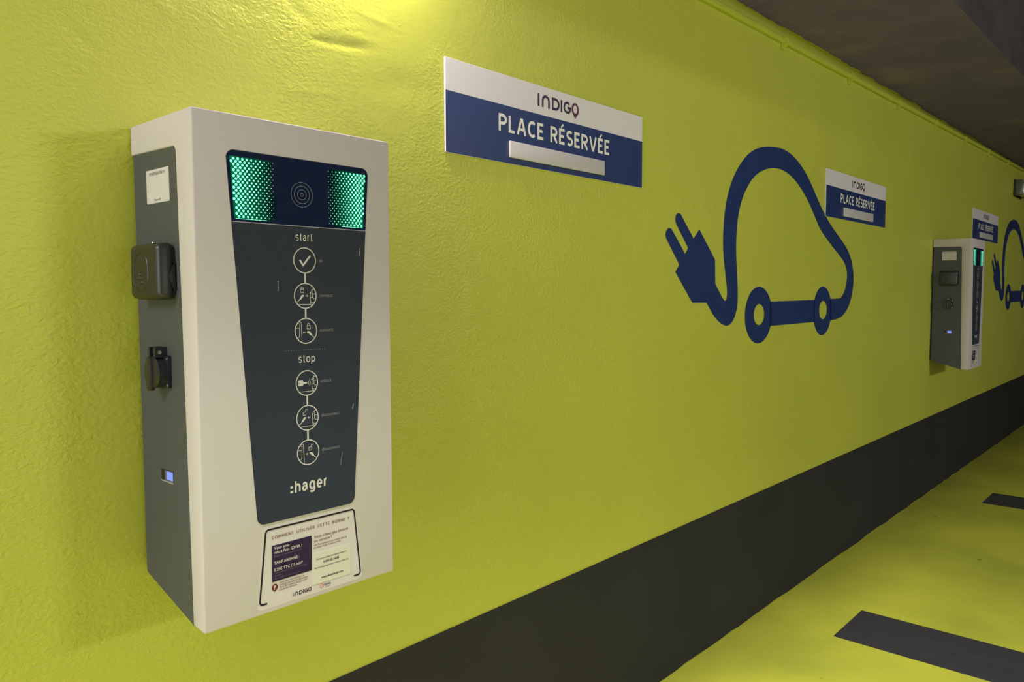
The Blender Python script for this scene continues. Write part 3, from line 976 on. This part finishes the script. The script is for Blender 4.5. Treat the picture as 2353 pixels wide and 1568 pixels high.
# small lit meter window
win = obj('meter_window', side_prism([(-.0845, .2285), (-.0845, .2470), (-.1305, .2480), (-.1305, .2285)], 0.0, 0.0006), 'seam', charger)
obj('window_lip', side_prism([(-.0845, .2268), (-.0845, .2290), (-.1310, .2290), (-.1310, .2268)], 0.0, 0.0016), 'edge', win)
obj('display_surround', side_prism([(-.0985, .2292), (-.0985, .2470), (-.1305, .2475), (-.1305, .2292)], 0.0, 0.0009), 'ring', win)
d = obj('blue_display', side_prism([(-.1070, .2318), (-.1070, .2455), (-.1290, .2458), (-.1290, .2318)], 0.0, 0.0014), 'lcd', win)
d['label'] = 'lit blue display'

ch2 = copy_tree(charger)
ch2.location = (5.7650, 0, 0.8725)
ch2.scale = (1.06, 1.0, 1.045)
tag(ch2, 'small distant white and grey charging station near the right edge of the photo', 'charging station', 'charging stations on the green wall')

# ------------------------------------------------------------------ reserved-place signs
SW, SH = 0.8740, 0.2290
def make_sign():
    s = thing('parking_sign', 'largest white and blue reserved-place sign, right of the foreground charging station', 'sign', (1.2995, 0, 1.7265), 'reserved-place signs on the green wall')
    obj('board', box(0, SW, -0.0055, -0.0003, 0, SH, 0.0006, 1), 'signwhite', s)
    fn = lambda d: (lambda u, v: (u, -0.0055 - d, v))
    Art().rect(0.0006, 0.0006, SW - 0.0006, SH * 0.655).build('blue_field', 'signblue', s, fn(0.0003))
    Art().letters('PLACE RÉSERVÉE', .1880, .0812, .5010, .0452, .0080, 0.12, 0.28).build('lettering', 'letter', s, fn(0.0007))
    indigo_word(.3460, .1725, .0343, 'indigo', 'pin', s, fn(0.0005))
    st = obj('number_strip', box(.2260, .6570, -0.0125, -0.0052, .0160, .0600, 0.0025, 3), 'strip', s, smooth=True)
    st['label'] = 'blank pale grey raised strip'
    return s
s1 = make_sign()
s2 = copy_tree(s1); s2.location = (3.800, 0, 1.7550); s2.scale = (1.05, 1, 1.008)
tag(s2, 'mid-distance reserved-place sign overlapping the roof line of the large painted car', 'sign', 'reserved-place signs on the green wall')
s3 = copy_tree(s1); s3.location = (6.890, 0, 1.812); s3.scale = (1.10, 1, 1.03)
tag(s3, 'smallest reserved-place sign, partly hidden behind the distant charging station', 'sign', 'reserved-place signs on the green wall')

# ------------------------------------------------------------------ painted electric-car symbols
def smooth_path(pts, keep=()):
    return pts
OUT = [(2.428, 1.483), (2.401, 1.457), (2.522, 1.348), (2.629, 1.347), (2.679, 1.304), (2.725, 1.275), (2.765, 1.26), (2.794, 1.255), (2.823, 1.26), (2.853, 1.278), (2.876, 1.311), (2.886, 1.344), (2.886, 1.388), (2.88, 1.443), (2.872, 1.498), (2.866, 1.553), (2.867, 1.607), (2.874, 1.662), (2.887, 1.707), (2.91, 1.753), (2.945, 1.797), (2.990, 1.838), (3.045, 1.871), (3.11, 1.895), (3.178, 1.911), (3.255, 1.918), (3.321, 1.914), (3.397, 1.9), (3.476, 1.871), (3.551, 1.833), (3.611, 1.795), (3.664, 1.754), (3.71, 1.717), (3.752, 1.688), (3.818, 1.655), (3.91, 1.615), (4.005, 1.577), (4.077, 1.544), (4.116, 1.511), (4.131, 1.476), (4.125, 1.435), (4.102, 1.397), (4.07, 1.370), (4.022, 1.355), (3.894, 1.353), (3.901, 1.246), (3.987, 1.25), (4.073, 1.265), (4.145, 1.300), (4.197, 1.353), (4.223, 1.411), (4.228, 1.463), (4.214, 1.513), (4.182, 1.561), (4.137, 1.600), (4.081, 1.631), (3.999, 1.667), (3.907, 1.707), (3.828, 1.748), (3.76, 1.790), (3.697, 1.835), (3.637, 1.880), (3.57, 1.925), (3.487, 1.966), (3.40, 1.993), (3.332, 2.004), (3.28, 2.007), (3.209, 2.003), (3.142, 1.995), (3.08, 1.984), (3.015, 1.965), (2.953, 1.936), (2.895, 1.895), (2.848, 1.850), (2.812, 1.803), (2.785, 1.751), (2.768, 1.699), (2.759, 1.644), (2.756, 1.591), (2.76, 1.538), (2.77, 1.490), (2.783, 1.442), (2.793, 1.402), (2.795, 1.375), (2.790, 1.357), (2.777, 1.351), (2.756, 1.364), (2.727, 1.39), (2.697, 1.417), (2.692, 1.509), (2.569, 1.616), (2.527, 1.58), (2.438, 1.657), (2.429, 1.662), (2.417, 1.664), (2.407, 1.660), (2.399, 1.652), (2.396, 1.64), (2.401, 1.628), (2.488, 1.545), (2.468, 1.522), (2.378, 1.6), (2.368, 1.606), (2.356, 1.608), (2.345, 1.604), (2.336, 1.595), (2.332, 1.583), (2.337, 1.571)]
def refine(pts):
    """Catmull-Rom subdivision of the gentle bends, corners stay sharp"""
    n = len(pts); out = []
    P = [Vector(p) for p in pts]
    def bend(i):
        return (P[i] - P[i - 1]).angle(P[(i + 1) % n] - P[i], 0)
    for i in range(n):
        j = (i + 1) % n
        out.append(tuple(P[i]))
        bi, bj = bend(i), bend(j)
        if bi < 0.62 and bj < 0.62:
            a = P[i - 1]; d = P[(j + 1) % n]
            for t in (0.33, 0.67):
                q = 0.5 * ((2 * P[i]) + (P[j] - a) * t + (2 * a - 5 * P[i] + 4 * P[j] - d) * t * t + (-a + 3 * P[i] - 3 * P[j] + d) * t ** 3)
                out.append(tuple(q))
    return out
IX, IZ = 2.33, 1.17
def make_icon():
    A = Art()
    sh = lambda p: (p[0] - IX, p[1] - IZ)
    A.fill([sh(p) for p in refine(OUT)])
    A.fill([sh(p) for p in A.ellipse((3.0835, 1.2905), .130, .1185, 48)], [sh(p) for p in A.ellipse((3.086, 1.2923), .051, .0445, 32)])
    A.fill([sh(p) for p in A.ellipse((3.799, 1.2957), .118, .1185, 48)], [sh(p) for p in A.ellipse((3.8055, 1.2997), .051, .0450, 32)])
    A.fill([sh(p) for p in [(3.190, 1.346), (3.700, 1.350), (3.700, 1.2445), (3.190, 1.241)]])
    return A
icon = make_icon().build('car_pictogram', 'navy', None, lambda u, v: (u, 0, v))
icon.location = (IX, -0.0012, IZ)
tag(icon, 'large navy painted electric car outline with trailing plug, in the middle of the wall', 'wall symbol', 'electric car symbols painted on the wall')
icon2 = icon.copy(); COL.objects.link(icon2)
icon2.location = (IX + 5.345, -0.0012, 1.222); icon2.scale = (1.03, 1, 1.02)
tag(icon2, 'distant navy painted electric car outline, cut by the right edge of the photo', 'wall symbol', 'electric car symbols painted on the wall')

# ------------------------------------------------------------------ floor lines
def floor_line(x0, x1, y0, y1):
    return box(x0, x1, y1, y0, 0.0002, 0.0022)
l1 = obj('parking_line', floor_line(3.108, 3.446, -0.328, -5.0), 'line')
tag(l1, 'near dark grey bay line painted on the green floor at lower right', 'parking line', 'dark bay lines on the floor')
l2 = obj('parking_line', floor_line(5.775, 6.110, -0.340, -5.0), 'line')
tag(l2, 'farther short-looking dark grey bay line on the floor by the right edge', 'parking line', 'dark bay lines on the floor')

# ------------------------------------------------------------------ wall lamps
def make_lamp(loc, label, lit):
    L_ = 0.36
    o = thing('wall_lamp', label, 'lamp', loc, 'bulkhead lamps high on the wall')
    obj('back_plate', box(0, L_, -0.014, -0.0003, 0, 0.155, 0.006, 3), 'backplate', o, smooth=True)
    for x0, x1 in ((0.004, 0.034), (L_ - 0.034, L_ - 0.004)):
        obj('end_cap', box(x0, x1, -0.074, -0.012, 0.004, 0.151, 0.012, 4), 'cover', o, smooth=True)
    obj('diffuser', box(0.032, L_ - 0.032, -0.100, -0.015, 0.012, 0.143, 0.016, 4), 'lampglow' if lit else 'lampsilver', o, smooth=True)
    for z in (0.030, 0.120):
        bm = bmesh.new()
        add_box(bm, 0.030, L_ - 0.030, -0.1045, -0.072, z, z + 0.006)
        obj('guard_bar', bm, 'cover', o)
    return o
make_lamp((0.84, 0, 2.285), 'lit bulkhead lamp high on the wall above the foreground charging station', True)
make_lamp((8.505, 0, 2.285), 'unlit dark-ended bulkhead lamp high on the wall at the far right edge', False)
